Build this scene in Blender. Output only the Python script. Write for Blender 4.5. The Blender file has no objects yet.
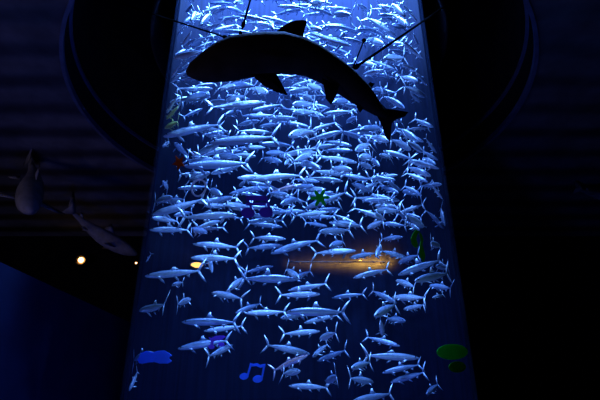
import bpy, bmesh, math, random
from mathutils import Vector, Matrix
from mathutils.bvhtree import BVHTree
random.seed(7)
S = bpy.context.scene
C = S.collection
PI = math.pi

# ------------------------------------------------------------------ camera
F = 550.0
PITCH = math.radians(27.42)
EYE = Vector((0, 0, 1.6))
cam = bpy.data.objects.new('camera', bpy.data.cameras.new('camera'))
C.objects.link(cam)
cam.location = EYE
cam.rotation_euler = (PI / 2 + PITCH, 0, 0)
cam.data.sensor_width = 36
cam.data.lens = 36 * F / 600
cam.data.clip_end = 100
S.camera = cam
CP, SP = math.cos(PITCH), math.sin(PITCH)


def ray(px, py):
    x, u = (px - 300) / F, (200 - py) / F
    return Vector((x, CP - u * SP, SP + u * CP))      # forward component 1


def pix(P):
    d = P - EYE
    w = d.y * CP + d.z * SP
    return 300 + F * d.x / w, 200 - F * (-d.y * SP + d.z * CP) / w


# ------------------------------------------------------------------ tank
TX, TY, TR = -0.012, 6.0, 1.772
CEIL = 6.2
RECESS = 8.2
TOP = 14.0


def cyl_hit(px, py, r):
    """entry and exit of the sight line through a pixel with a vertical cylinder about the tank's axis"""
    d = ray(px, py)
    ox, oy = EYE.x - TX, EYE.y - TY
    a = d.x ** 2 + d.y ** 2
    b = 2 * (ox * d.x + oy * d.y)
    c = ox * ox + oy * oy - r * r
    q = b * b - 4 * a * c
    if q < 0:
        return None
    q = math.sqrt(q)
    return (-b - q) / (2 * a), (-b + q) / (2 * a)


# ------------------------------------------------------------------ helpers
def far_pt(px, py, y):
    d = ray(px, py)
    return EYE + d * (y / d.y)


def light(name, kind, loc, energy, col, target=None, **kw):
    l = bpy.data.lights.new(name, kind)
    l.energy = energy
    l.color = col
    for k, v in kw.items(): setattr(l, k, v)
    o = bpy.data.objects.new(name, l)
    C.objects.link(o)
    o.location = loc
    if target is not None:
        o.rotation_euler = (Vector(target) - Vector(loc)).to_track_quat('-Z', 'Y').to_euler()
    return o


def tag(o, label=None, cat=None, group=None, kind=None):
    if label: o['label'] = label
    if cat: o['category'] = cat
    if group: o['group'] = group
    if kind: o['kind'] = kind
    return o


def obj(name, bm, m=None, parent=None, smooth=True):
    me = bpy.data.meshes.new(name)
    bm.normal_update()
    bm.to_mesh(me)
    bm.free()
    if smooth:
        for p in me.polygons: p.use_smooth = True
    o = bpy.data.objects.new(name, me)
    C.objects.link(o)
    if m:
        for k in (m if isinstance(m, list) else [m]): me.materials.append(k)
    if parent: o.parent = parent
    return o


def empty(name, loc=(0, 0, 0)):
    o = bpy.data.objects.new(name, None)
    C.objects.link(o)
    o.location = loc
    return o


def box(bm, x0, x1, y0, y1, z0, z1):
    v = [bm.verts.new((x, y, z)) for x in (x0, x1) for y in (y0, y1) for z in (z0, z1)]
    for f in ((0, 1, 3, 2), (4, 6, 7, 5), (0, 4, 5, 1), (2, 3, 7, 6), (0, 2, 6, 4), (1, 5, 7, 3)):
        bm.faces.new([v[i] for i in f])


def lathe(bm, prof, n=96, cx=0, cy=0, closed=True, a0=0, a1=2 * PI):
    """profile of (r, z) turned about the vertical axis; closed: the profile is a loop"""
    full = abs(a1 - a0 - 2 * PI) < 1e-6
    cols = []
    for i in range(n if full else n + 1):
        a = a0 + (a1 - a0) * i / n
        cols.append([bm.verts.new((cx + r * math.cos(a), cy + r * math.sin(a), z)) for r, z in prof])
    m = len(prof)
    for i in range(n):
        p, q = cols[i], cols[(i + 1) % len(cols)]
        for k in range(m if closed else m - 1):
            j = (k + 1) % m
            bm.faces.new((p[k], q[k], q[j], p[j]))
    if not full and closed:
        bm.faces.new(cols[0]); bm.faces.new(cols[-1][::-1])


def tube(bm, pts, r, n=8):
    pts = [Vector(p) for p in pts]
    rings = []
    for i, p in enumerate(pts):
        t = (pts[min(i + 1, len(pts) - 1)] - pts[max(i - 1, 0)]).normalized()
        a = t.cross(Vector((0, 0, 1)))
        if a.length < 1e-3: a = t.cross(Vector((1, 0, 0)))
        a.normalize(); b = t.cross(a)
        rr = r[i] if isinstance(r, (list, tuple)) else r
        rings.append([bm.verts.new(p + a * rr * math.cos(2 * PI * k / n) + b * rr * math.sin(2 * PI * k / n)) for k in range(n)])
    for p, q in zip(rings, rings[1:]):
        for k in range(n):
            bm.faces.new((p[k], p[(k + 1) % n], q[(k + 1) % n], q[k]))
    bm.faces.new(rings[0][::-1]); bm.faces.new(rings[-1])


def ball(bm, c, r, n=10):
    bmesh.ops.create_uvsphere(bm, u_segments=n * 2, v_segments=n, radius=r, matrix=Matrix.Translation(Vector(c)))


# ------------------------------------------------------------------ materials
def mat(name, col, rough=0.6, spec=0.3, noise=None, bump=0.0, metal=0.0):
    m = bpy.data.materials.new(name)
    m.use_nodes = True
    nt = m.node_tree
    b = nt.nodes['Principled BSDF']
    b.inputs['Base Color'].default_value = (*col, 1)
    b.inputs['Roughness'].default_value = rough
    b.inputs['Specular IOR Level'].default_value = spec
    b.inputs['Metallic'].default_value = metal
    if noise:
        tc = nt.nodes.new('ShaderNodeTexCoord')
        n = nt.nodes.new('ShaderNodeTexNoise')
        n.inputs['Scale'].default_value = noise[0]
        n.inputs['Detail'].default_value = 4
        r = nt.nodes.new('ShaderNodeValToRGB')
        k = noise[1]
        r.color_ramp.elements[0].position = 0.3
        r.color_ramp.elements[1].position = 0.7
        r.color_ramp.elements[0].color = (*[c * (1 - k) for c in col], 1)
        r.color_ramp.elements[1].color = (*[min(1, c * (1 + k)) for c in col], 1)
        nt.links.new(tc.outputs['Object'], n.inputs['Vector'])
        nt.links.new(n.outputs['Fac'], r.inputs['Fac'])
        nt.links.new(r.outputs['Color'], b.inputs['Base Color'])
        if bump:
            bp = nt.nodes.new('ShaderNodeBump')
            bp.inputs['Strength'].default_value = bump
            nt.links.new(n.outputs['Fac'], bp.inputs['Height'])
            nt.links.new(bp.outputs['Normal'], b.inputs['Normal'])
    return m


def emit(name, col, s):
    m = bpy.data.materials.new(name)
    m.use_nodes = True
    nt = m.node_tree
    nt.nodes.clear()
    e = nt.nodes.new('ShaderNodeEmission')
    e.inputs['Color'].default_value = (*col, 1)
    e.inputs['Strength'].default_value = s
    o = nt.nodes.new('ShaderNodeOutputMaterial')
    nt.links.new(e.outputs[0], o.inputs['Surface'])
    return m


def volume(name, scat, dens, absn=None):
    m = bpy.data.materials.new(name)
    m.use_nodes = True
    nt = m.node_tree
    nt.nodes.clear()
    v = nt.nodes.new('ShaderNodeVolumeScatter')
    v.inputs['Color'].default_value = (*scat, 1)
    v.inputs['Density'].default_value = dens
    v.inputs['Anisotropy'].default_value = 0.0
    o = nt.nodes.new('ShaderNodeOutputMaterial')
    nt.links.new(v.outputs[0], o.inputs['Volume'])
    return m


def vinyl(name, col, trans=0.5):
    """a printed vinyl film: mostly matt, lets some of the tank's light through"""
    m = bpy.data.materials.new(name)
    m.use_nodes = True
    nt = m.node_tree
    nt.nodes.clear()
    d = nt.nodes.new('ShaderNodeBsdfDiffuse'); t = nt.nodes.new('ShaderNodeBsdfTranslucent')
    n = nt.nodes.new('ShaderNodeTexNoise'); n.inputs['Scale'].default_value = 30
    r = nt.nodes.new('ShaderNodeMixRGB')
    r.inputs[1].default_value = (*[c * 0.85 for c in col], 1); r.inputs[2].default_value = (*col, 1)
    tc = nt.nodes.new('ShaderNodeTexCoord')
    nt.links.new(tc.outputs['Object'], n.inputs['Vector']); nt.links.new(n.outputs['Fac'], r.inputs[0])
    nt.links.new(r.outputs[0], d.inputs['Color']); nt.links.new(r.outputs[0], t.inputs['Color'])
    x = nt.nodes.new('ShaderNodeMixShader'); x.inputs[0].default_value = trans
    o = nt.nodes.new('ShaderNodeOutputMaterial')
    nt.links.new(d.outputs[0], x.inputs[1]); nt.links.new(t.outputs[0], x.inputs[2])
    nt.links.new(x.outputs[0], o.inputs['Surface'])
    return m


def fish_mat(name, back, belly, flank=None):
    m = bpy.data.materials.new(name)
    m.use_nodes = True
    nt = m.node_tree
    b = nt.nodes['Principled BSDF']
    b.inputs['Roughness'].default_value = 0.36
    b.inputs['Specular IOR Level'].default_value = 0.6
    b.inputs['Metallic'].default_value = 0.12
    a = nt.nodes.new('ShaderNodeAttribute'); a.attribute_name = 'tone'
    r = nt.nodes.new('ShaderNodeValToRGB')
    e = r.color_ramp.elements
    e[0].position, e[1].position = 0.15, 0.75
    e[0].color = (*back, 1); e[1].color = (*belly, 1)
    if flank:
        k = r.color_ramp.elements.new(0.45); k.color = (*flank, 1)
    n = nt.nodes.new('ShaderNodeTexNoise'); n.inputs['Scale'].default_value = 14
    tc = nt.nodes.new('ShaderNodeTexCoord')
    ad = nt.nodes.new('ShaderNodeMath'); ad.operation = 'MULTIPLY_ADD'
    ad.inputs[1].default_value = 0.35
    sb = nt.nodes.new('ShaderNodeMath'); sb.operation = 'SUBTRACT'; sb.inputs[1].default_value = 0.17
    nt.links.new(tc.outputs['Object'], n.inputs['Vector'])
    nt.links.new(n.outputs['Fac'], ad.inputs[0]); nt.links.new(a.outputs['Fac'], ad.inputs[2])
    nt.links.new(ad.outputs[0], sb.inputs[0]); nt.links.new(sb.outputs[0], r.inputs['Fac'])
    nt.links.new(r.outputs['Color'], b.inputs['Base Color'])
    vo = nt.nodes.new('ShaderNodeTexVoronoi'); vo.inputs['Scale'].default_value = 26      # scales
    bp = nt.nodes.new('ShaderNodeBump'); bp.inputs['Strength'].default_value = 0.10; bp.inputs['Distance'].default_value = 0.02
    nt.links.new(tc.outputs['Object'], vo.inputs['Vector']); nt.links.new(vo.outputs['Distance'], bp.inputs['Height'])
    nt.links.new(bp.outputs['Normal'], b.inputs['Normal'])
    return m


M_CEIL = mat('ceiling_paint', (0.10, 0.10, 0.13), 0.9, 0.1, (3, 0.3))
nt = M_CEIL.node_tree                                   # narrow boards across the ceiling
wv = nt.nodes.new('ShaderNodeTexWave'); wv.bands_direction = 'Y'; wv.inputs['Scale'].default_value = 0.55
wv.inputs['Distortion'].default_value = 0.6
tc = nt.nodes.new('ShaderNodeTexCoord')
bp = nt.nodes.new('ShaderNodeBump'); bp.inputs['Strength'].default_value = 0.6; bp.inputs['Distance'].default_value = 0.2
nt.links.new(tc.outputs['Object'], wv.inputs['Vector']); nt.links.new(wv.outputs['Fac'], bp.inputs['Height'])
nt.links.new(bp.outputs['Normal'], nt.nodes['Principled BSDF'].inputs['Normal'])
M_BLACK = mat('black_paint', (0.012, 0.012, 0.014), 0.9, 0.05, (4, 0.3))
M_FLOOR = mat('dark_carpet', (0.02, 0.02, 0.025), 0.95, 0.05, (40, 0.4), 0.2)
M_WALL = mat('dark_wall_paint', (0.006, 0.006, 0.008), 0.9, 0.1, (5, 0.3))
M_PART = mat('blue_wall_paint', (0.010, 0.016, 0.06), 0.85, 0.15, (4, 0.15), 0.05)
M_LIP = mat('recess_lip_paint', (0.10, 0.12, 0.22), 0.5, 0.4, (6, 0.2))
M_PANEL = mat('added_panel_paint', (0.010, 0.013, 0.034), 0.85, 0.04, (1.2, 0.35))
nt = M_PANEL.node_tree
mp = nt.nodes.new('ShaderNodeMapping'); mp.inputs['Scale'].default_value = (14, 14, .6)
nz = next(n for n in nt.nodes if n.type == 'TEX_NOISE')
nt.links.new(next(n for n in nt.nodes if n.type == 'TEX_COORD').outputs['Object'], mp.inputs['Vector'])
nt.links.new(mp.outputs[0], nz.inputs['Vector'])
M_METAL = mat('dark_metal', (0.03, 0.03, 0.035), 0.5, 0.4, (20, 0.2))
M_BRASS = mat('lamp_brass', (0.25, 0.16, 0.06), 0.4, 0.5, (30, 0.2), 0, 0.6)
M_BRUSH = mat('brushed_bronze', (0.20, 0.10, 0.035), 0.7, 0.0)
nt = M_BRUSH.node_tree                                  # fine vertical scratches
tc = nt.nodes.new('ShaderNodeTexCoord'); mp = nt.nodes.new('ShaderNodeMapping'); mp.inputs['Scale'].default_value = (60, 1, 2.5)
nz = nt.nodes.new('ShaderNodeTexNoise'); nz.inputs['Scale'].default_value = 1; nz.inputs['Detail'].default_value = 3
rp = nt.nodes.new('ShaderNodeValToRGB'); rp.color_ramp.elements[0].position = .3; rp.color_ramp.elements[1].position = .75
rp.color_ramp.elements[0].color = (0.010, 0.006, 0.001, 1); rp.color_ramp.elements[1].color = (0.055, 0.030, 0.003, 1)
nt.links.new(tc.outputs['Object'], mp.inputs['Vector']); nt.links.new(mp.outputs[0], nz.inputs['Vector'])
nt.links.new(nz.outputs['Fac'], rp.inputs['Fac']); nt.links.new(rp.outputs['Color'], nt.nodes['Principled BSDF'].inputs['Base Color'])
M_CABLE = mat('black_cable', (0.002, 0.002, 0.002), 0.9, 0.0, (50, 0.3))
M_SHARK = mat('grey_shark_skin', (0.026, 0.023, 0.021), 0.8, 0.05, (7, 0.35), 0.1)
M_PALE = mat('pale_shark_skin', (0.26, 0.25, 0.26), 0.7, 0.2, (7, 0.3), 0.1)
M_WATER = volume('tank_water', (0.22, 0.40, 1.0), 0.003)
M_ACRYL = volume('clear_acrylic', (0.35, 0.5, 1.0), 0.07)
M_FISH = fish_mat('silver_fish_skin', (0.13, 0.18, 0.28), (0.72, 0.78, 0.88))
M_FISHB = fish_mat('bluish_fish_skin', (0.06, 0.10, 0.20), (0.42, 0.50, 0.68))
M_FISHY = fish_mat('yellow_green_lit_fish_skin', (0.35, 0.42, 0.10), (0.9, 0.95, 0.25))  # yellow-green light on the fish, painted into the skin colour
M_FISHR = fish_mat('rosy_fish_skin', (0.30, 0.22, 0.30), (0.85, 0.70, 0.80), (0.65, 0.30, 0.25))
M_EYE = mat('fish_eye', (0.01, 0.01, 0.012), 0.15, 0.6)

# ------------------------------------------------------------------ the room
bm = bmesh.new(); box(bm, -12, 10, -4, 10.7, -0.2, 0)
tag(obj('floor', bm, M_FLOOR, smooth=False), kind='structure')
bm = bmesh.new(); box(bm, -12, 10, 10.5, 10.7, 0, 14.6)
tag(obj('wall_back', bm, M_WALL, smooth=False), kind='structure')
bm = bmesh.new(); box(bm, 9.8, 10, -4, 10.5, 0, 14.6)
tag(obj('wall_right', bm, M_WALL, smooth=False), kind='structure')
bm = bmesh.new(); box(bm, -12, -11.8, -4, 10.5, 0, 14.6)
tag(obj('wall_left', bm, M_WALL, smooth=False), kind='structure')
bm = bmesh.new(); box(bm, -12, 10, -4.2, -4, 0, 14.6)
tag(obj('wall_front', bm, M_WALL, smooth=False), kind='structure')

# ceiling with a round opening for the tank's recess
RR = 3.0
bm = bmesh.new()
N = 128
x0, x1, y0, y1 = -12, 10, -4, 10.7
loops = []
for z in (CEIL, CEIL + 0.5):
    inn, out = [], []
    for i in range(N):
        a = 2 * PI * i / N
        c, s = math.cos(a), math.sin(a)
        inn.append(bm.verts.new((TX + RR * c, TY + RR * s, z)))
        k = min(((x1 - TX) / c) if c > 1e-9 else ((x0 - TX) / c) if c < -1e-9 else 1e9,
                ((y1 - TY) / s) if s > 1e-9 else ((y0 - TY) / s) if s < -1e-9 else 1e9)
        out.append(bm.verts.new((TX + k * c, TY + k * s, z)))
    loops.append((inn, out))
for i in range(N):
    j = (i + 1) % N
    (a, b), (c, d) = loops
    bm.faces.new((a[i], b[i], b[j], a[j]))
    bm.faces.new((c[i], c[j], d[j], d[i]))
    bm.faces.new((a[i], a[j], c[j], c[i]))
    bm.faces.new((b[i], d[i], d[j], b[j]))
tag(obj('ceiling', bm, M_CEIL, smooth=False), kind='structure')
# black inner faces of the recess: a drum wall and a flat top that the tank passes through
bm = bmesh.new()
lathe(bm, [(RR - 0.004, CEIL + 0.06), (RR - 0.004, RECESS + 0.05), (TR + 0.10, RECESS + 0.05), (TR + 0.10, RECESS), (RR - 0.010, RECESS), (RR - 0.010, CEIL + 0.06)], 128, TX, TY)
tag(obj('ceiling_recess', bm, M_BLACK), kind='structure')
bm = bmesh.new()
lathe(bm, [(RR - 0.02, CEIL + 0.05), (RR + 0.025, CEIL + 0.05), (RR + 0.025, CEIL - 0.03), (RR - 0.02, CEIL - 0.03)], 128, TX, TY)
tag(obj('trim_1', bm, M_LIP, smooth=False), kind='structure')
bm = bmesh.new()
lathe(bm, [(RR - 0.045, CEIL + 0.43), (RR - 0.012, CEIL + 0.43), (RR - 0.012, CEIL + 0.38), (RR - 0.045, CEIL + 0.38)], 128, TX, TY)
tag(obj('trim_2', bm, M_LIP, smooth=False), kind='structure')

# the low blue partition beside the tank
PH = 3.6


def at_z(px, py, z):
    d = ray(px, py)
    return EYE + d * ((z - EYE.z) / d.z)


A, B = at_z(0, 262, PH), at_z(125, 320, PH)
u = (B - A).normalized()
A2, B2 = A - u * 3.2, B + u * 2.6
nrm = Vector((-u.y, u.x, 0))
bm = bmesh.new()
vs = [bm.verts.new((p.x, p.y, z)) for z in (0, PH) for p in (A2, B2, B2 + nrm * 0.2, A2 + nrm * 0.2)]
for f in ((3, 2, 1, 0), (4, 5, 6, 7), (0, 1, 5, 4), (1, 2, 6, 5), (2, 3, 7, 6), (3, 0, 4, 7)):
    bm.faces.new([vs[i] for i in f])
tag(obj('wall_partition', bm, M_PART, smooth=False), kind='structure')

# ------------------------------------------------------------------ the aquarium
aq = empty('cylindrical_aquarium', (TX, TY, 0))
tag(aq, 'tall round floor-to-ceiling aquarium glowing blue and crowded with fish', 'aquarium')
bm = bmesh.new()
lathe(bm, [(TR - 0.03, 0.5), (TR, 0.5), (TR, TOP), (TR - 0.03, TOP)], 160)
obj('acrylic_wall', bm, M_ACRYL, aq)
bm = bmesh.new()
bmesh.ops.create_cone(bm, cap_ends=True, segments=160, radius1=TR - 0.033, radius2=TR - 0.033, depth=TOP - 0.55, matrix=Matrix.Translation((0, 0, (TOP + 0.55) / 2)))
obj('water', bm, M_WATER, aq)
bm = bmesh.new()
RB = TR - 0.036
lathe(bm, [(RB, 0.6), (RB, TOP - 0.1), (RB - 0.02, TOP - 0.1), (RB - 0.02, 0.6)], 128, 0, 0, True, math.radians(-15), math.radians(195))
obj('added_back_panel', bm, M_PANEL, aq)  # added opaque panel; lit from above, it stands in for the water's blue glow
bm = bmesh.new()
lathe(bm, [(0.02, 0.0), (TR + 0.15, 0.0), (TR + 0.15, 0.48), (TR + 0.05, 0.5), (0.02, 0.5)], 96, closed=False)
obj('base', bm, M_METAL, aq)
bm = bmesh.new()
lathe(bm, [(0.02, TOP + 0.01), (TR + 0.1, TOP + 0.01), (TR + 0.1, TOP + 0.2), (0.02, TOP + 0.2)], 96, closed=False)
obj('lid', bm, M_METAL, aq)
bm = bmesh.new()
lathe(bm, [(2.02, RECESS - 0.02), (2.06, RECESS - 0.02), (2.06, 7.0), (2.02, 7.0)], 128)
obj('collar', bm, M_METAL, aq)

# amber streak: imitated by an added rod of strip lamps washing the panel
BARX = [287, 300, 313, 326, 339, 352, 365, 378, 386]
barp = [EYE + ray(x, 262) * cyl_hit(x, 262, RB - .115)[1] for x in BARX]
hb = barp[4].copy()
bar = empty('amber_streak', hb)
tag(bar, 'long blurred amber glow in the tank, made by an added light rod', 'lamp')
bm = bmesh.new(); tube(bm, [p - hb for p in barp], .008, 8)
obj('rod', bm, M_METAL, bar)
for i in (1, 4, 7):
    q = barp[i] - hb
    w_ = Vector((barp[i].x - TX, barp[i].y - TY, 0)).normalized()
    bm = bmesh.new(); tube(bm, [q + w_ * .006, q + w_ * .088], .006, 6)
    obj('bracket', bm, M_METAL, bar)

# ------------------------------------------------------------------ fish
def fin(bm, pts, t, place, tone, lay, mi=0):
    """thin plate from an outline: place(u, v, w) maps outline and thickness to 3D; the edge is thinner than the root"""
    cu = sum(p[0] for p in pts) / len(pts); cv = sum(p[1] for p in pts) / len(pts)
    rim = [bm.verts.new(place(u_, v_, 0)) for u_, v_ in pts]
    a = bm.verts.new(place(cu, cv, t)); b = bm.verts.new(place(cu, cv, -t))
    n = len(rim)
    for i in range(n):
        bm.faces.new((rim[i], rim[(i + 1) % n], a)); bm.faces.new((rim[(i + 1) % n], rim[i], b))
    for v in rim + [a, b]: v[lay] = tone


def fish_mesh(name, bend, deep, fork, raise_fin):
    """unit-length fish: nose at x = +0.5, tips of the tail at x = -0.5, back towards +z"""
    bm = bmesh.new()
    lay = bm.verts.layers.float.new('tone')
    st = [(0.500, .004, .004, .0), (0.492, .014, .012, -.002), (0.47, .028, .023, -.003), (0.43, .045, .036, -.002), (0.37, .062, .047, 0), (0.28, .078, .055, .002), (0.18, .086, .058, .003), (0.06, .086, .056, .003),
          (-0.06, .076, .048, .003), (-0.16, .058, .036, .002), (-0.24, .040, .025, .001), (-0.30, .026, .016, 0), (-0.345, .021, .010, 0), (-0.37, .024, .007, 0)]
    n = 12
    rings = []
    for x, h, w, c in st:
        h *= deep * .78; w *= .86
        ring = []
        for k in range(n):
            a = 2 * PI * k / n
            v = bm.verts.new((x, w * math.cos(a), c + h * math.sin(a)))
            v[lay] = 0.5 - 0.5 * math.sin(a)
            ring.append(v)
        rings.append(ring)
    for p, q in zip(rings, rings[1:]):
        for k in range(n):
            bm.faces.new((p[k], p[(k + 1) % n], q[(k + 1) % n], q[k]))
    bm.faces.new(rings[0][::-1]); bm.faces.new(rings[-1])
    up = lambda a, b, w: (a, w, b)
    for s in (1, -1):       # forked tail
        fin(bm, [(-.350, 0), (-.352, s * .020), (-.375, s * .066 * fork), (-.420, s * .130 * fork), (-.500, s * .200 * fork), (-.458, s * .118 * fork), (-.415, s * .048 * fork), (-.392, 0)], .006, up, .85, lay)
    k = raise_fin
    fin(bm, [(.10, .078 * deep), (.055, (.10 + .07 * k) * deep), (.02, (.095 + .085 * k) * deep), (.012, (.09 + .05 * k) * deep), (-.01, .096 * deep), (-.05, .074 * deep)], .005, up, .75, lay)
    fin(bm, [(-.16, -.050 * deep), (-.20, -.088 * deep), (-.225, -.098 * deep), (-.222, -.060 * deep), (-.245, -.032 * deep)], .004, up, .9, lay)
    for s in (1, -1):
        pec = lambda a, b, w, s=s: (a, s * (.040 + b * .80), -.040 * deep - b * .60 + w)
        fin(bm, [(.295, 0), (.265, .060), (.205, .115), (.215, .060), (.245, 0)], .004, pec, .95, lay)
        pel = lambda a, b, w, s=s: (a, s * (.022 + b * .55), -.066 * deep - b * .75 + w)
        fin(bm, [(.03, 0), (.0, .038), (-.045, .062), (-.035, .028), (-.02, 0)], .004, pel, .95, lay)
    nb = len(bm.faces)
    for s in (1, -1):       # eyes
        bmesh.ops.create_uvsphere(bm, u_segments=8, v_segments=6, radius=.0125, matrix=Matrix.Translation((.432, s * .0325, .010)))
    bm.faces.ensure_lookup_table()
    for i in range(nb, len(bm.faces)): bm.faces[i].material_index = 1
    for v in bm.verts:      # swimming bend
        t = 0.25 - v.co.x
        v.co.y += bend * (t * abs(t)) * 1.7 + bend * 0.25 * math.sin(t * 7) * 0.12
    bmesh.ops.recalc_face_normals(bm, faces=bm.faces)
    me = bpy.data.meshes.new(name)
    bm.to_mesh(me)
    geo = ([v.co.copy() for v in bm.verts], [[v.index for v in f.verts] for f in bm.faces])
    bm.free()
    for p in me.polygons: p.use_smooth = True
    me.materials.append(M_FISH); me.materials.append(M_EYE)
    return me, geo


VARS = []
for i, (b_, d_, f_, r_) in enumerate([(0, 1, 1, .8), (.09, 1.05, 1.1, .5), (-.09, .95, 1.0, .9), (.16, 1, 1.15, .6), (-.16, 1.02, .95, .7), (.05, .92, 1.05, .3), (-.06, 1.08, 1.1, 1.0)]):
    VARS.append(fish_mesh('fish', b_, d_, f_, r_))
MATSETS = {}


def mesh_of(k, m):
    if m is M_FISH: return VARS[k][0]
    if (k, m.name) not in MATSETS:
        me = VARS[k][0].copy(); me.materials[0] = m; MATSETS[(k, m.name)] = me
    return MATSETS[(k, m.name)]


# nose and tail of the fish one can make out, as seen from the camera; 'y' yellow-green light painted on, 'r' rosy
SEEN = """
130 310 167 306|191 299 174 305|182 322 241 322|204 331 247 326|178 349 232 338|232 345 208 358|155 353 125 361|126 391 138 369|212 293 243 298|320 294 275 296|235 313 265 302|245 313 290 313|280 318 312 313
320 331 279 335|310 354 262 344|308 355 269 372 r|300 371 281 374|286 312 351 312|304 323 342 314|332 298 367 293|320 339 336 332|312 357 331 342|317 361 350 349|419 358 360 355|352 368 369 362|289 386 331 387
325 382 344 374|374 382 344 378|352 401 397 393|397 303 368 289|392 297 431 299|375 316 394 304|406 321 382 318|382 335 382 318|400 346 363 336|403 309 430 305|432 298 446 293|390 382 430 372|382 373 424 363|427 394 437 384
136 276 202 271|172 285 184 282|138 262 144 253|193 244 243 247|191 258 241 258|213 273 206 250|286 239 249 237|283 245 242 250|271 254 323 236|273 266 242 273|294 279 237 279|229 290 243 276|290 281 313 270|300 279 282 267
356 251 310 252|329 247 348 240|350 258 378 252|353 278 392 268|288 290 331 285|376 257 381 244|407 258 379 250|403 237 378 239|398 263 421 254|440 246 424 242|398 275 445 258|415 281 456 272|440 266 458 268|395 280 421 289|430 285 459 290
162 181 172 191|178 188 208 188|222 196 206 187|209 172 192 183|146 214 208 201|198 203 242 196|237 215 176 217|144 218 176 221|145 230 190 229|193 228 227 229|252 180 307 173|306 185 268 191 r|239 186 248 180|247 222 288 219|329 212 289 216|281 204 298 198|205 206 231 206
353 175 309 171|343 181 305 178|304 208 352 193|360 227 331 213|386 220 350 206|392 203 352 196|358 193 381 181|395 180 368 178|367 228 387 220|314 186 291 188|399 193 376 184|400 201 371 195|399 213 427 204|423 227 406 213|420 230 399 217
448 199 435 184|443 229 427 206|402 191 426 195|447 184 427 187|398 175 374 178|428 182 404 172|375 206 400 206|383 218 372 212|452 226 444 205
159 119 176 105 y|163 128 181 121 y|157 137 222 121|260 121 231 125|228 131 199 136|210 142 282 139|272 133 234 130|175 143 187 157|157 147 168 140|223 148 189 156 r|184 166 255 163|222 153 251 150|311 128 275 119|258 127 284 124
289 136 311 130|343 131 304 142|266 153 288 153|284 165 292 157|282 162 260 157|311 154 294 161|298 112 324 113|326 117 359 109|346 122 360 116|312 130 336 124|340 131 379 144|353 151 318 149|355 151 373 142|357 163 316 154|300 156 317 151
320 169 299 160|352 170 329 168|358 158 379 156|360 130 383 128|389 141 371 136|300 134 316 131|352 146 321 140|372 168 357 162|424 142 392 129|410 150 392 137|442 169 407 157|442 153 427 137|422 152 407 139|438 160 421 150|370 127 384 129
379 155 394 157|380 166 369 157|409 129 431 128|433 127 414 119|213 88 173 92|159 113 172 94|210 97 180 100|266 102 205 110|208 104 229 100|235 86 219 89|169 83 189 66|165 78 175 62|231 86 253 85|268 93 250 88|226 101 246 95
250 111 284 105|313 97 288 94|293 112 316 113|293 104 315 105|225 115 241 110|291 88 316 90|322 88 299 87|313 99 299 95|330 108 299 104|324 114 354 109|333 103 352 100|363 75 385 69|390 69 366 62|372 90 391 91|325 117 300 111
397 71 369 60|427 86 414 68|416 70 397 63|425 97 405 84|370 91 399 92|404 108 385 95|418 81 399 76|420 102 406 89|170 58 207 51|170 56 193 48|183 45 194 30|192 46 205 35|186 12 196 4|221 6 196 15|218 19 248 18|212 31 238 26
233 4 247 -2|305 9 271 13|235 19 262 20|277 6 312 9|325 38 304 30|310 3 327 3|275 30 264 22|305 3 332 3|351 9 319 8|333 14 356 15|357 32 321 21|388 40 359 22|390 28 365 18|369 12 357 2|352 45 304 35|322 30 305 28
354 57 324 45|372 42 391 45|396 36 367 20|410 28 394 15|405 17 391 2|417 21 400 1|392 16 377 5|392 25 408 28|392 43 411 46|423 58 403 44|384 58 405 58|384 45 364 36|419 45 410 32|180 70 196 60|200 26 212 12|176 36 184 22|190 22 200 8
"""
DONE = []           # (object, bvh, centre, length)
FIXED = []
FAR = []
GLINT = EYE + ray(197, 265) * cyl_hit(197, 265, RB - .14)[1]
bpy.context.view_layer.update()

RIN = TR - 0.09


for o_ in bar.children:
    w_ = [o_.matrix_world @ v.co for v in o_.data.vertices]
    FIXED.append(BVHTree.FromPolygons(w_, [list(p.vertices) for p in o_.data.polygons]))


def build(nx, ny, tx, ty, dist, L, sgn, k, roll, ends=None):
    """endpoints at a given distance, then the transform of a fish that long"""
    dn, dt = ray(nx, ny), ray(tx, ty)
    l = (dn - dt).length * dist
    out = math.sqrt(max(L * L - l * l, 0)) * sgn
    g = dist / 1.0
    nz, tl = EYE + dn * (g - out * .5), EYE + dt * (g + out * .5)
    if ends: nz, tl = EYE + dn * ends[0], EYE + dt * ends[1]
    ax = nz - tl
    ln = ax.length
    ax.normalize()
    up = Vector((0, 0, 1)) - ax * ax.z
    if up.length < .2: up = Vector((0, -1, 0)) - ax * (-ax.y)
    up.normalize()
    side = up.cross(ax)
    q = Matrix((ax, side, up)).transposed()
    q = q @ Matrix.Rotation(roll, 3, 'X')
    mw = Matrix.Translation((nz + tl) / 2) @ q.to_4x4() @ Matrix.Scale(ln, 4)
    return mw, ln


def clear(mw, ln, k):
    vs, fs = VARS[k][1]
    w = [mw @ v for v in vs]
    for v in w:
        if (v.x - TX) ** 2 + (v.y - TY) ** 2 > (TR - .06) ** 2: return None
        if v.z > TOP - .15: return None
    c = mw.translation
    tree = BVHTree.FromPolygons(w, fs)
    if (c - hb).length < 1.5 and any(tree.overlap(t) for t in FIXED): return None
    if (c - GLINT).length < .5 * ln + .12: return None
    for o, t, cc, l2 in DONE:
        if (c - cc).length < (ln + l2) * .56:
            if tree.overlap(t): return None
    return tree


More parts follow.
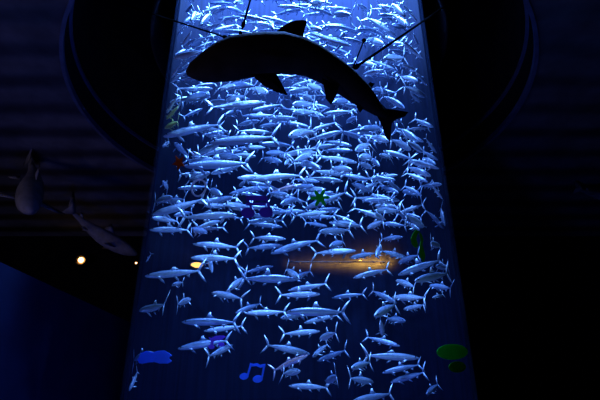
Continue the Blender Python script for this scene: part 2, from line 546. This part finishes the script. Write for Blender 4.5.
def place(nx, ny, tx, ty, flag='', tries=26, far=False):
    cx, cy = (nx + tx) / 2, (ny + ty) / 2
    h = cyl_hit(min(max(cx, 0), 600), cy, RIN)
    if h is None: return None
    d0, d1 = h
    px = math.hypot(nx - tx, ny - ty)
    Lw = random.uniform(.50, .66)
    want = F * Lw / max(px, 1)
    if px < 24: want = random.uniform(d0 + .15, d0 + .55 * (d1 - d0))
    if far: want = random.uniform(d0 + .45 * (d1 - d0), d1 - .1)
    want = min(max(want, d0 + .10), d1 - .15)
    k = random.randrange(len(VARS))
    edge = abs(cx - 297) > .80 * (149 + (cy - 200) * .141)
    if d1 - d0 < .3: want = (d0 + d1) / 2
    for i in range(tries):
        off = (0 if i == 0 else random.uniform(-1, 1) * (.15 + i * .12))
        d = min(max(want + off, min(d0 + .05, (d0 + d1) / 2)), max(d1 - .1, (d0 + d1) / 2))
        l = px * d / F
        L = max(l, min(Lw * (1 if i < 14 else .8), max(l * 2.6, .30)))
        sg = 1 if random.random() < .6 else -1
        ends = None
        if edge and i % 3:               # the outer end sits where the sight line grazes the wall, the inner end swings round
            nose_out = abs(nx - 297) > abs(tx - 297)
            ho = cyl_hit(nx if nose_out else tx, ny if nose_out else ty, TR - .068)
            if ho:
                do = (ho[0] + ho[1]) / 2 + random.uniform(-.5, .5) * (ho[1] - ho[0]) * .8
                di = do + random.choice((1, -1)) * random.uniform(.05, 1) * math.sqrt(max(L * L - l * l, .01))
                ends = (do, di) if nose_out else (di, do)
        mw, ln = build(nx, ny, tx, ty, d, L, sg, k, random.uniform(-.25, .25), ends)
        if ln > 1.25: continue
        t = clear(mw, ln, k)
        if t is not None: break
    else:
        return None
    m = {'y': M_FISHY, 'r': M_FISHR}.get(flag) or (M_FISH if random.random() < .7 else M_FISHB)
    o = bpy.data.objects.new('fish', mesh_of(k, m))
    C.objects.link(o)
    o.matrix_world = mw
    DONE.append((o, t, mw.translation.copy(), ln))
    o['_s'] = 1
    SPOT[o.name] = (cx, cy, nx - tx, px, flag, ln)
    return o


SPOT = {}
rows = [r for ln in SEEN.strip().split('\n') for r in ln.split('|')]
items = []
for r in rows:
    p = r.split()
    items.append((tuple(float(v) for v in p[:4]), p[4] if len(p) > 4 else ''))
items.sort(key=lambda it: -math.hypot(it[0][0] - it[0][2], it[0][1] - it[0][3]))
lost = []
for q, fl in items:
    for k in range(22):              # fish at the tank's edge: nudged inwards until they fit
        c = 297
        sx = 1 - .005 * k
        if place(c + (q[0] - c) * sx, q[1], c + (q[2] - c) * sx, q[3], fl, 40 if k in (0, 21) else 16): break
    else:
        lost.append(q)
# the rest of the shoal, deeper in the tank
SHARK_BOX = lambda x, y: 195 < x < 345 and 34 < y < 72
n_try = 0
while len(DONE) < 296 and n_try < 700:
    n_try += 1
    y = random.choice([random.uniform(2, 150), random.uniform(2, 232), random.uniform(80, 232)])
    lo, hi = 172 - y * .12, 420 + y * .14
    x = random.uniform(lo, hi)
    if SHARK_BOX(x, y): continue
    e = (x - (lo + hi) / 2) / ((hi - lo) / 2)
    l = random.uniform(26, 44) * (1 - .45 * abs(e) ** 2)
    a = random.uniform(-.28, .28) + (.75 * max(e - .25, 0) if e > 0 else -.6 * max(-e - .4, 0)) * (1.2 if y < 190 else .5)
    s = 1 if random.random() < .55 else -1
    dx, dy = s * math.cos(a) * l / 2, s * math.sin(a) * l / 2
    place(x + dx, y + dy, x - dx, y - dy, '', 10, True)
print('FISH', len(DONE), 'lost', len(lost), lost)

# beyond the three hundred: a dim shoal deep in the upper tank, one countless mass
vs_, fs_, tn_ = [], [], []
n_far = n_try = 0
while n_far < 120 and n_try < 900:
    n_try += 1
    y = random.choice([random.uniform(-4, 90), random.uniform(-4, 225)])
    lo, hi = 174 - y * .12, 418 + y * .14
    x = random.uniform(lo, hi)
    h = cyl_hit(x, y, RIN)
    if h is None: continue
    e = (x - (lo + hi) / 2) / ((hi - lo) / 2)
    d = h[0] + (h[1] - h[0]) * random.uniform(.35, .97)
    l = random.uniform(24, 40) * (1 - .4 * abs(e) ** 2)
    a = random.uniform(-.25, .25) + (.7 * max(e - .25, 0) if e > 0 else -.6 * max(-e - .4, 0))
    sg = 1 if random.random() < .55 else -1
    dx, dy = sg * math.cos(a) * l / 2, sg * math.sin(a) * l / 2
    k = random.randrange(len(VARS))
    mw, ln = build(x + dx, y + dy, x - dx, y - dy, d, max(l * d / F, .42), random.choice((1, -1)), k, random.uniform(-.2, .2))
    t = clear(mw, ln, k)
    if t is None: continue
    FAR.append((None, t, mw.translation.copy(), ln))
    DONE.append(FAR[-1])
    b0 = len(vs_)
    vs_ += [mw @ v for v in VARS[k][1][0]]
    fs_ += [[b0 + i for i in f] for f in VARS[k][1][1]]
    tn_ += [q.value for q in VARS[k][0].attributes['tone'].data]
    n_far += 1
for f in FAR: DONE.remove(f)
me = bpy.data.meshes.new('distant_shoal')
me.from_pydata(vs_, [], fs_)
at_ = me.attributes.new('tone', 'FLOAT', 'POINT')
at_.data.foreach_set('value', tn_)
for p in me.polygons: p.use_smooth = True
me.materials.append(M_FISHB)
o = bpy.data.objects.new('distant_shoal', me); C.objects.link(o)
tag(o, 'dim mass of small fish deep in the upper half of the tank', 'fish', kind='stuff')
print('FAR', n_far)

# labels: which fish, told by heading and by the nearest thing one can find
ANCH = [('thick slanting cable', 392, 41), ('steep black cable', 245, 14), ('thin slanting cable', 198, 31), ("big shark's head", 205, 66), ("big shark's pectoral fin", 276, 92), ("big shark's back fin", 297, 26), ("big shark's tail", 392, 122), ("big shark's pelvic fin", 329, 100),
        ("ball-ended black stud", 362, 44), ('red starfish sticker', 179, 163), ('pale ring sticker', 199, 188), ('dark purple note', 257, 204), ('green flower sticker', 320, 198),
        ('green twisted sticker', 417, 243), ('round amber reflection', 197, 265), ('long amber glow', 335, 265), ('blue music note', 253, 371), ('blue cloud sticker', 161, 357),
        ('large green oval sticker', 452, 352), ('violet note', 215, 343)]
ORD = ['', 'second ', 'third ', 'fourth ', 'fifth ', 'sixth ', 'seventh ', 'eighth ', 'ninth ', 'tenth ', 'eleventh ', 'twelfth ', 'thirteenth ', 'fourteenth ', 'fifteenth ', 'sixteenth ']
grp = {}
for o, t, c, ln in DONE:
    cx, cy = pix(o.matrix_world.translation)
    hx = SPOT[o.name][2]
    fl = SPOT[o.name][4]
    a = min(ANCH, key=lambda q: math.hypot(q[1] - cx, q[2] - cy))
    dx, dy = cx - a[1], cy - a[2]
    v_ = 'below' if dy > 0 else 'above'
    h_ = 'right of' if dx > 0 else 'left of'
    where = v_ if abs(dy) > 1.6 * abs(dx) else h_ if abs(dx) > 2.6 * abs(dy) else f'{v_} and {h_}'
    sz = 'large ' if SPOT[o.name][3] > 38 else 'small ' if SPOT[o.name][3] < 21 else ''
    head = 'heading right' if hx > 0 else 'heading left'
    col = {'y': 'yellow-green lit', 'r': 'rosy'}.get(fl, 'silver-blue')
    grp.setdefault((a[0], where, head, sz + col), []).append((math.hypot(dx, dy), o))
for (a, where, head, col), v in grp.items():
    v.sort(key=lambda q: q[0])
    for i, (d, o) in enumerate(v):
        tag(o, f'{col} fish {head}, {ORD[i]}nearest {where} the {a}', 'fish', 'fish of the shoal in the tank')
        del o['_s']

# ------------------------------------------------------------------ stickers on the outside of the acrylic
def sticker(name, px, py, loops, m, label, w):
    """loops: outlines in pixels about (px, py); laid on the tank's curve"""
    bm = bmesh.new()
    for pts in loops:
        bm.faces.new([bm.verts.new((x, y, 0)) for x, y in pts])
    bmesh.ops.triangulate(bm, faces=bm.faces[:])
    for _ in range(4):
        es = [e for e in bm.edges if e.calc_length() > 2.2]
        if not es: break
        bmesh.ops.subdivide_edges(bm, edges=es, cuts=1)
        bmesh.ops.triangulate(bm, faces=[f for f in bm.faces if len(f.verts) > 3])
    for v in bm.verts:
        x, y = px + v.co.x, py + v.co.y
        for k in range(12):
            h = cyl_hit(x, y, TR + .010)
            if h: break
            x += .7 if x < 297 else -.7
        v.co = EYE + ray(x, y) * h[0]
    front = bm.faces[:]
    ret = bmesh.ops.extrude_face_region(bm, geom=front)
    for v in ret['geom']:
        if isinstance(v, bmesh.types.BMVert):
            v.co += Vector((v.co.x - TX, v.co.y - TY, 0)).normalized() * .005
    bmesh.ops.recalc_face_normals(bm, faces=bm.faces)
    o = obj(name, bm, m, smooth=False)
    c = sum((v.co for v in o.data.vertices), Vector()) / len(o.data.vertices)
    for v in o.data.vertices: v.co -= c
    o.location = c
    return tag(o, label, 'sticker', 'stickers on the tank wall')


def ell(a, b, n=28, cx=0, cy=0, rot=0):
    return [(cx + a * math.cos(2 * PI * i / n) * math.cos(rot) - b * math.sin(2 * PI * i / n) * math.sin(rot),
             cy + a * math.cos(2 * PI * i / n) * math.sin(rot) + b * math.sin(2 * PI * i / n) * math.cos(rot)) for i in range(n)]


V_GREEN = vinyl('green_vinyl', (0.02, 0.50, 0.06), .45)
V_OLIVE = vinyl('olive_vinyl', (0.05, 0.25, 0.02), .4)
V_RED = vinyl('red_vinyl', (0.42, 0.05, 0.01), .4)
V_PURP = vinyl('purple_vinyl', (0.16, 0.05, 0.40), .45)
V_VIOL = vinyl('violet_vinyl', (0.40, 0.16, 0.85), .5)
V_BLUE = vinyl('blue_vinyl', (0.14, 0.36, 1.0), .5)
V_PALE = vinyl('pale_vinyl', (0.75, 0.65, 0.75), .5)
flower = []
for i in range(60):
    a = 2 * PI * i / 60
    r = 6.6 + 3.4 * math.cos(6 * a + .4)
    flower.append((r * math.cos(a), r * math.sin(a) * .92))
sticker('flower_sticker', 320, 198, [flower], V_GREEN, 'green six-petalled flower sticker on the tank wall', 1)
star = []
for i in range(10):
    a = PI / 2 + .5 + 2 * PI * i / 10
    r = 8.5 if i % 2 == 0 else 3.6
    star.append((r * .8 * math.cos(a), -r * math.sin(a)))
sticker('starfish_sticker', 179, 163, [star], V_RED, 'small red starfish sticker at the tank edge', 1)
outer, inner = ell(7.6, 9.2, 40, rot=.35), ell(6.0, 7.5, 40, rot=.35)
ring_loops = [[outer[i], outer[(i + 1) % 40], inner[(i + 1) % 40], inner[i]] for i in range(40)]
sticker('ring_sticker', 199, 188, ring_loops, V_PALE, 'thin pale ring sticker below the red starfish', 1)


def note(s, lean, n=20):
    """a pair of beamed quavers"""
    st = 1.7 * s
    return [ell(4.6 * s, 3.4 * s, n, -9 * s, 6.5 * s, -.2), ell(5.2 * s, 3.8 * s, n, 5 * s, 9.2 * s, -.2),
            [(-6.3 * s, 6 * s), (-4.6 * s, 6 * s), (-1.4 * s + lean, -6 * s), (-3.4 * s + lean, -6.6 * s)],
            [(8.2 * s, 9 * s), (9.9 * s, 9 * s), (12.0 * s + lean, -4.6 * s), (10.0 * s + lean, -4.6 * s)],
            [(-3.4 * s + lean, -7.2 * s), (0 + lean, -6.2 * s), (4 * s + lean, -7 * s), (7 * s + lean, -5.2 * s), (12.2 * s + lean, -6.2 * s), (12.1 * s + lean, -2.9 * s), (7 * s + lean, -2.2 * s), (3 * s + lean, -4.0 * s), (-2.6 * s + lean, -3.4 * s)]]


sticker('music_note_sticker', 253, 370, note(.98, .5), V_BLUE, 'blue double music note sticker low on the tank', 1)
sticker('music_note_sticker', 257, 204, [ell(7, 5.2, 22, -9, 9), ell(7, 5.2, 22, 9, 8.5), [(-11, -8), (9, -8), (9, -3.4), (-11, -3.4)], [(-11, -1), (9, -1), (9, 1.6), (-11, 1.6)], [(-11, -8), (-9, -8), (-3, 9), (-5, 9)], [(7, -8), (9.5, -8), (15, 8), (12.5, 8)]],
        V_PURP, 'dark purple double music note sticker beside the green flower', 1)
sticker('music_note_sticker', 216, 341, [[(-7, -3.6), (-4, -3), (0, -5), (8, -5.5), (10, -4), (4, -.6), (-2, .2), (-3, 5), (-5.5, 5), (-5, 0)], ell(3, 2.2, 16, -4.5, 6), ell(3, 2.2, 16, 5.5, 3.5)],
        V_VIOL, 'violet music note sticker half behind the low fish', 1)
cloud = [(-24, 3), (-20, -4), (-14, -6), (-7, -4.5), (-2, -6), (5, -6.5), (10, -4), (13, -1.5), (9.5, 1), (13, 4), (8, 6.5), (0, 6.5), (-6, 5), (-12, 5.5), (-18, 6.5), (-22, 6.5)]
cloud = [(x * .92 + 3, y) for x, y in cloud]
sticker('cloud_sticker', 157, 357, [cloud], V_BLUE, 'blue cloud-shaped sticker low at the tank edge', 1)
sticker('oval_sticker', 452, 352, [ell(15.5, 7.8, 32)], V_GREEN, 'large green oval sticker near the lower tank edge', 1)
sticker('oval_sticker', 457, 367, [ell(8.5, 5.6, 28)], V_OLIVE, 'small dull green oval sticker under the large green oval', 1)
sticker('twisted_sticker', 417, 243, [[(-6.5, -4), (-4.5, -9), (-1.5, -13), (2, -12), (0, -8), (-1, -4), (.5, 1), (0, 5), (-3, 4), (-5.5, 1)], [(1.5, -11.5), (4.5, -8), (6, -3), (5, 2), (6.5, 7), (8, 13), (6.5, 19), (3.5, 15), (2, 9), (2.5, 3), (3.5, -2), (2.8, -6)]], V_OLIVE,
        'dull green twisted leaf sticker near the tank edge', 1)

# ------------------------------------------------------------------ sharks
def shark_mesh(spine, hts, wid, fins, n=18):
    """spine: centres; hts: half heights along 'up'; wid: half widths; body swept with rings, fins as lens-shaped plates given in 3D"""
    bm = bmesh.new()
    rings = []
    m = len(spine)
    for i, c in enumerate(spine):
        t = (spine[min(i + 1, m - 1)] - spine[max(i - 1, 0)]).normalized()
        side = t.cross(Vector((0, 0, 1))).normalized()
        up = side.cross(t).normalized()
        rings.append([bm.verts.new(c + up * hts[i] * math.sin(2 * PI * k / n) + side * wid[i] * math.cos(2 * PI * k / n)) for k in range(n)])
    for p, q in zip(rings, rings[1:]):
        for k in range(n):
            bm.faces.new((p[k], p[(k + 1) % n], q[(k + 1) % n], q[k]))
    bm.faces.new(rings[0][::-1]); bm.faces.new(rings[-1])
    for pts, th in fins:
        nn = Vector()
        for i in range(len(pts)):
            nn += pts[i].cross(pts[(i + 1) % len(pts)])
        nn.normalize()
        c = sum(pts, Vector()) / len(pts)
        rim = [bm.verts.new(p) for p in pts]
        a = bm.verts.new(c + nn * th); b = bm.verts.new(c - nn * th)
        for i in range(len(rim)):
            j = (i + 1) % len(rim)
            bm.faces.new((rim[i], rim[j], a)); bm.faces.new((rim[j], rim[i], b))
    bmesh.ops.recalc_face_normals(bm, faces=bm.faces)
    return bm


def flat_fins(o, k):
    for i, p in enumerate(o.data.polygons):
        if i >= k: p.use_smooth = False


def sk(x, y, dy=0):
    """a point of the big shark: its pixel carried out to the plane the shark hangs in (tail swung a little away)"""
    d = ray(x, y)
    yy = 3.15 + .0016 * (x - 186) + dy
    return EYE + d * (yy / d.y)


up_o = [(187, 70.5), (193, 62), (201, 55.5), (210, 48), (220, 42), (232, 36.5), (245, 33.5), (262, 32), (280, 32), (296, 36), (310, 43), (325, 53), (340, 63), (352, 73), (362, 82), (371, 92), (379, 102), (385, 110), (390, 115)]
lo_o = [(187, 76.5), (193, 81), (203, 84.5), (215, 84.5), (228, 83), (240, 80.5), (256, 77.5), (272, 75.5), (288, 74.5), (303, 76), (317, 79), (331, 86), (343, 94), (352, 101), (360, 107), (366, 111.5), (372, 114.5), (378, 117), (385, 120)]
spine, hts, wid = [], [], []
for (a, b), (c, d) in zip(up_o, lo_o):
    P, Q = sk(a, b), sk(c, d)
    spine.append((P + Q) / 2)
    hts.append((P - Q).length / 2 * .97)
    wid.append((P - Q).length / 2 * .60)
# a viewpoint from below sees part of the width as height: keep the measured outline
hts = [h * .88 * (.80 if i == 0 else .92 if i < 4 else 1) for i, h in enumerate(hts)]
poly = lambda pts, dy=0: [sk(x, y, dy) for x, y in pts]
fins = [(poly([(262, 40), (276, 32), (283, 26), (289, 22.5), (296, 20.3), (303, 19.8), (307, 21), (305.5, 27), (303.5, 34), (303, 40), (308, 54), (282, 50)]), .03),
        (poly([(365, 88), (370, 82), (375, 83.5), (371.5, 88), (372, 94), (369, 98)]), .012),
        (poly([(250, 74), (276, 73), (281, 82), (288, 95.5), (276, 92), (264, 86)], -.14), .016),
        (poly([(252, 72), (272, 72), (277, 80), (282, 88), (272, 86), (262, 80)], .14), .016),
        (poly([(322, 78), (339, 86), (337, 94), (331, 105), (326, 99), (324, 88)], -.06), .014),
        (poly([(354, 98), (366, 106), (363, 109), (360, 113), (357, 108)], 0), .010),
        (poly([(379, 101), (386, 108.5), (397, 110), (408.5, 112), (405, 116.5), (397, 119), (392, 123), (391, 132), (390.5, 142), (386, 138), (382, 126), (377, 116)]), .018)]
big = empty('hanging_shark', spine[8])
tag(big, 'big black shark model hanging on cables in front of the glowing tank', 'shark model')


def local(bm, root):
    for v in bm.verts: v.co -= Vector(root.location)
    return bm


flat_fins(obj('body', local(shark_mesh(spine, hts, wid, fins), big), M_SHARK, big), (len(spine) - 1) * 18 + 2)
for ax, ay in ((229.5, 38.5), (240.5, 34.5), (351.5, 70)):
    bm = bmesh.new()
    c = sk(ax, ay)
    bmesh.ops.create_cone(bm, cap_ends=True, segments=10, radius1=.018, radius2=.012, depth=.05, matrix=Matrix.Translation(c - Vector(big.location)))
    obj('cable_mount', bm, M_CABLE, big)
bm = bmesh.new()
p0, p1 = sk(353, 67.5), sk(364, 40.5)
tube(bm, [p0 - Vector(big.location), p1 - Vector(big.location)], .006)
st = obj('stud', bm, M_CABLE, big)
bm = bmesh.new()
ball(bm, p1 - Vector(big.location), .019)
obj('ball_end', bm, M_CABLE, st)


def cable(P, px, py, label, r=.0075):
    Q = at_z(px, py, RECESS - .015)
    a = P + (Q - P).normalized() * .06
    bm = bmesh.new()
    tube(bm, [a, a.lerp(Q, .5) + Vector((0, 0, -.004)), Q], r)
    # twisted clamp near the shark
    d = (Q - a).normalized()
    tube(bm, [a + d * .03, a + d * .07], r * 1.9)
    for v in bm.verts: v.co -= a
    o = obj('hanging_cable', bm, M_CABLE)
    o.location = a
    return tag(o, label, 'cable', 'cables holding up the shark')


cable(sk(229.5, 38.5), 120, 3, "black cable slanting from the shark's head past the tank edge", .008)
cable(sk(240.5, 34.5), 304, -190, "short steep black cable rising from the shark's shoulder", .008)
cable(sk(351.5, 70), 470, -11, "thick black cable slanting up from the shark's rear back", .0115)


def small_shark(name, nose, tail, L, m, label, roll=0, sag=.06):
    """a whole shark between two world points"""
    ax = (nose - tail).normalized()
    up = (Vector((0, 0, 1)) - ax * ax.z).normalized()
    up = Matrix.Rotation(roll, 3, ax) @ up
    side = up.cross(ax)
    prof = [(1, .008, .010), (.975, .030, .036), (.93, .052, .058), (.86, .075, .075), (.76, .092, .085), (.64, .098, .088), (.52, .090, .076), (.40, .070, .055), (.29, .048, .036), (.20, .032, .022), (.14, .024, .014), (.11, .022, .010)]
    W = lambda a, s, h: tail + ax * (a * L) + side * (s * L) + up * (h * L + sag * L * math.sin(a * PI))
    sp = [W(a, .03 * math.sin(a * 5), 0) for a, h, w in prof]
    fl = [([W(.66, 0, .08), W(.60, 0, .15), W(.53, 0, .185), W(.52, 0, .13), W(.50, 0, .075)], .012),
          ([W(.24, 0, .03), W(.21, 0, .07), W(.18, 0, .075), W(.185, 0, .02)], .006),
          ([W(.14, 0, .02), W(.06, 0, .10), W(-.04, 0, .19), W(-.05, 0, .175), W(.0, 0, .06), W(.03, 0, 0), W(.0, 0, -.10), W(.03, 0, -.10), W(.09, 0, -.04), W(.12, 0, -.02)], .008)]
    for s in (1, -1):
        fl.append(([W(.76, s * .07, -.03), W(.70, s * .19, -.07), W(.61, s * .30, -.10), W(.62, s * .19, -.07), W(.64, s * .07, -.035)], .010))
        fl.append(([W(.38, s * .045, -.04), W(.34, s * .10, -.07), W(.30, s * .12, -.08), W(.31, s * .04, -.035)], .006))
    bm = shark_mesh(sp, [h * L for a, h, w in prof], [w * L for a, h, w in prof], fl, 14)
    c = (nose + tail) / 2
    for v in bm.verts: v.co -= c
    o = obj(name, bm, m)
    o.location = c
    return tag(o, label, 'shark model')


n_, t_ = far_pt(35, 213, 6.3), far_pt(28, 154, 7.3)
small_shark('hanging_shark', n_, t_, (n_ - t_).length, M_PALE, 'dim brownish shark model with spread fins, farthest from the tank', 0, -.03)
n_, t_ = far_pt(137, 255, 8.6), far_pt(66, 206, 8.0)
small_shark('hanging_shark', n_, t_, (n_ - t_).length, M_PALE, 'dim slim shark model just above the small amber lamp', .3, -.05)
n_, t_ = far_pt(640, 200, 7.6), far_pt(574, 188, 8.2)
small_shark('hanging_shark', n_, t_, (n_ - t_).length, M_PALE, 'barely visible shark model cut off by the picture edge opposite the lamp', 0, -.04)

# ------------------------------------------------------------------ lamps
WARM = (1.0, 0.45, 0.12)


def wall_lamp(px, py, r, strength, label):
    P = far_pt(px, py, 10.22)
    root = empty('wall_lamp', P)
    bm = bmesh.new()
    lathe(bm, [(r * .5, .27), (r * .5, .10), (r * 1.1, .04), (r * 2.1, -.01), (r * 2.1, -.02), (r * 1.0, .03), (r * .4, .09), (r * .3, .27)], 24)
    bmesh.ops.rotate(bm, verts=bm.verts, cent=(0, 0, 0), matrix=Matrix.Rotation(-PI / 2, 3, 'X'))
    obj('housing', bm, M_BRASS, root)
    bm = bmesh.new(); ball(bm, (0, 0, 0), r, 12)
    obj('bulb', bm, emit('lamp_glow', (1.0, .58, .22), strength), root)
    return tag(root, label, 'lamp')


wall_lamp(81, 260, .052, 7, 'small glowing amber lamp on the dark back wall')
wall_lamp(136.2, 263, .016, 9, 'pinpoint amber refraction of a lamp at the tank edge')  # a lamp refracted at the tank edge, built as an added lamp

# amber reflection on the acrylic, imitated by an added glowing lens and housing
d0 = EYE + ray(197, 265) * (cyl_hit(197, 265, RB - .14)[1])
lamp = empty('amber_reflection', d0)
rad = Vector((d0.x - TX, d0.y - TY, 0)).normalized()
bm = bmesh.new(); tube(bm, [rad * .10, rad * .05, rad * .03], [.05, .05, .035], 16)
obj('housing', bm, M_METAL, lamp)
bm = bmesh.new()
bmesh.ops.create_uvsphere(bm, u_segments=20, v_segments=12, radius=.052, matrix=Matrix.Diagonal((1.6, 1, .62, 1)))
obj('lens', bm, emit('reflection_glow', (1.0, .52, .13), 1.8), lamp)
tag(lamp, 'round amber reflection among the fish near one tank edge, built as an added lamp', 'lamp')


for i, e in enumerate((.10, .16, .24, .36, .7, 1.5, 1.6, .8)):
    p = barp[i].lerp(barp[i + 1], .5)
    w_ = Vector((p.x - TX, p.y - TY, 0)).normalized()
    light('streak_light', 'AREA', p + w_ * .02, e * 4, (1.0, .42, .03), p + w_ * .2 + Vector((0, 0, -.015)), shape='RECTANGLE', size=.20, size_y=.012)  # added lamps that draw the amber streak on the panel
light('lamp_glow', 'POINT', d0 - rad * .10 + Vector((0, 0, .02)), .12, (1.0, .50, .14), shadow_soft_size=.03)  # added point light for the reflection's halo

BLUE = (0.115, 0.31, 0.94)
# lamps under the tank's lid
for i in range(4):
    a = PI / 4 + i * PI / 2
    light('tank_lamp', 'AREA', (TX + .8 * math.cos(a), TY + .8 * math.sin(a), TOP - .12), 1750, BLUE, (TX + .8 * math.cos(a), TY + .8 * math.sin(a), 0), shape='DISK', size=.7)
# added unseen blue fills in the recess, brightening the fish from the front
for i, (a, e) in enumerate(((-128, 540), (-104, 540), (-76, 540), (-52, 540))):
    a = math.radians(a)
    light('recess_fill', 'SPOT', (TX + 2.9 * math.cos(a), TY + 2.9 * math.sin(a), 7.2), e, BLUE, (TX, TY, 4.0), spot_size=math.radians(46), spot_blend=.6, shadow_soft_size=.08)
# unseen blue-green fill added low in front to brighten the stickers
light('sticker_fill', 'SPOT', (.3, -2.2, .35), 290, (.20, .58, 1.0), (TX, TY - 1.7, 3.0), spot_size=math.radians(26), spot_blend=.7, shadow_soft_size=.1)
# added unseen fills: dim blue for the ceiling, faint warm for the shark models
light('ceiling_fill', 'AREA', (-7.5, -.5, .3), 75, (.36, .34, .8), (-5.5, 3.5, 6.2), shape='RECTANGLE', size=2, size_y=.4)
light('ceiling_fill', 'AREA', (5.5, 2.0, .3), 5, (.2, .25, .8), (5.5, 3.5, 6.2), shape='RECTANGLE', size=2, size_y=.4)
light('shark_fill', 'SPOT', (-4.6, 2.0, 2.0), 28, (1.0, .7, .5), (-3.4, 6.8, 4.6), spot_size=math.radians(36), spot_blend=.9, shadow_soft_size=.1)

light('shark_fill', 'SPOT', (-3.2, .8, 2.2), 22, (1.0, .6, .3), sk(198, 72), spot_size=math.radians(13), spot_blend=1, shadow_soft_size=.1)  # added warm fill on the big shark's head
light('partition_fill', 'AREA', (-.7, 2.7, .25), 42, (.05, .11, 1.0), (-2.3, 7.0, 2.0), shape='RECTANGLE', size=.8, size_y=.2)  # unseen blue fill added to brighten the partition
light('base_fill', 'AREA', (TX, TY, .62), 7, (.06, .16, 1.0), (TX, TY, 5), shape='DISK', size=2.2)  # added up-light that brightens the bottom of the tank

w = bpy.data.worlds.new('world'); S.world = w
w.use_nodes = True
w.node_tree.nodes['Background'].inputs[0].default_value = (0, 0, 0, 1)
w.node_tree.nodes['Background'].inputs[1].default_value = 0

S.view_settings.view_transform = 'Standard'
S.view_settings.look = 'None'
S.view_settings.gamma = 1
S.view_settings.exposure = 0
S.cycles.max_bounces = 6
S.cycles.diffuse_bounces = 3
S.cycles.glossy_bounces = 2
S.cycles.volume_bounces = 1
S.cycles.transparent_max_bounces = 16
S.cycles.use_denoising = True
S.cycles.sample_clamp_indirect = 4
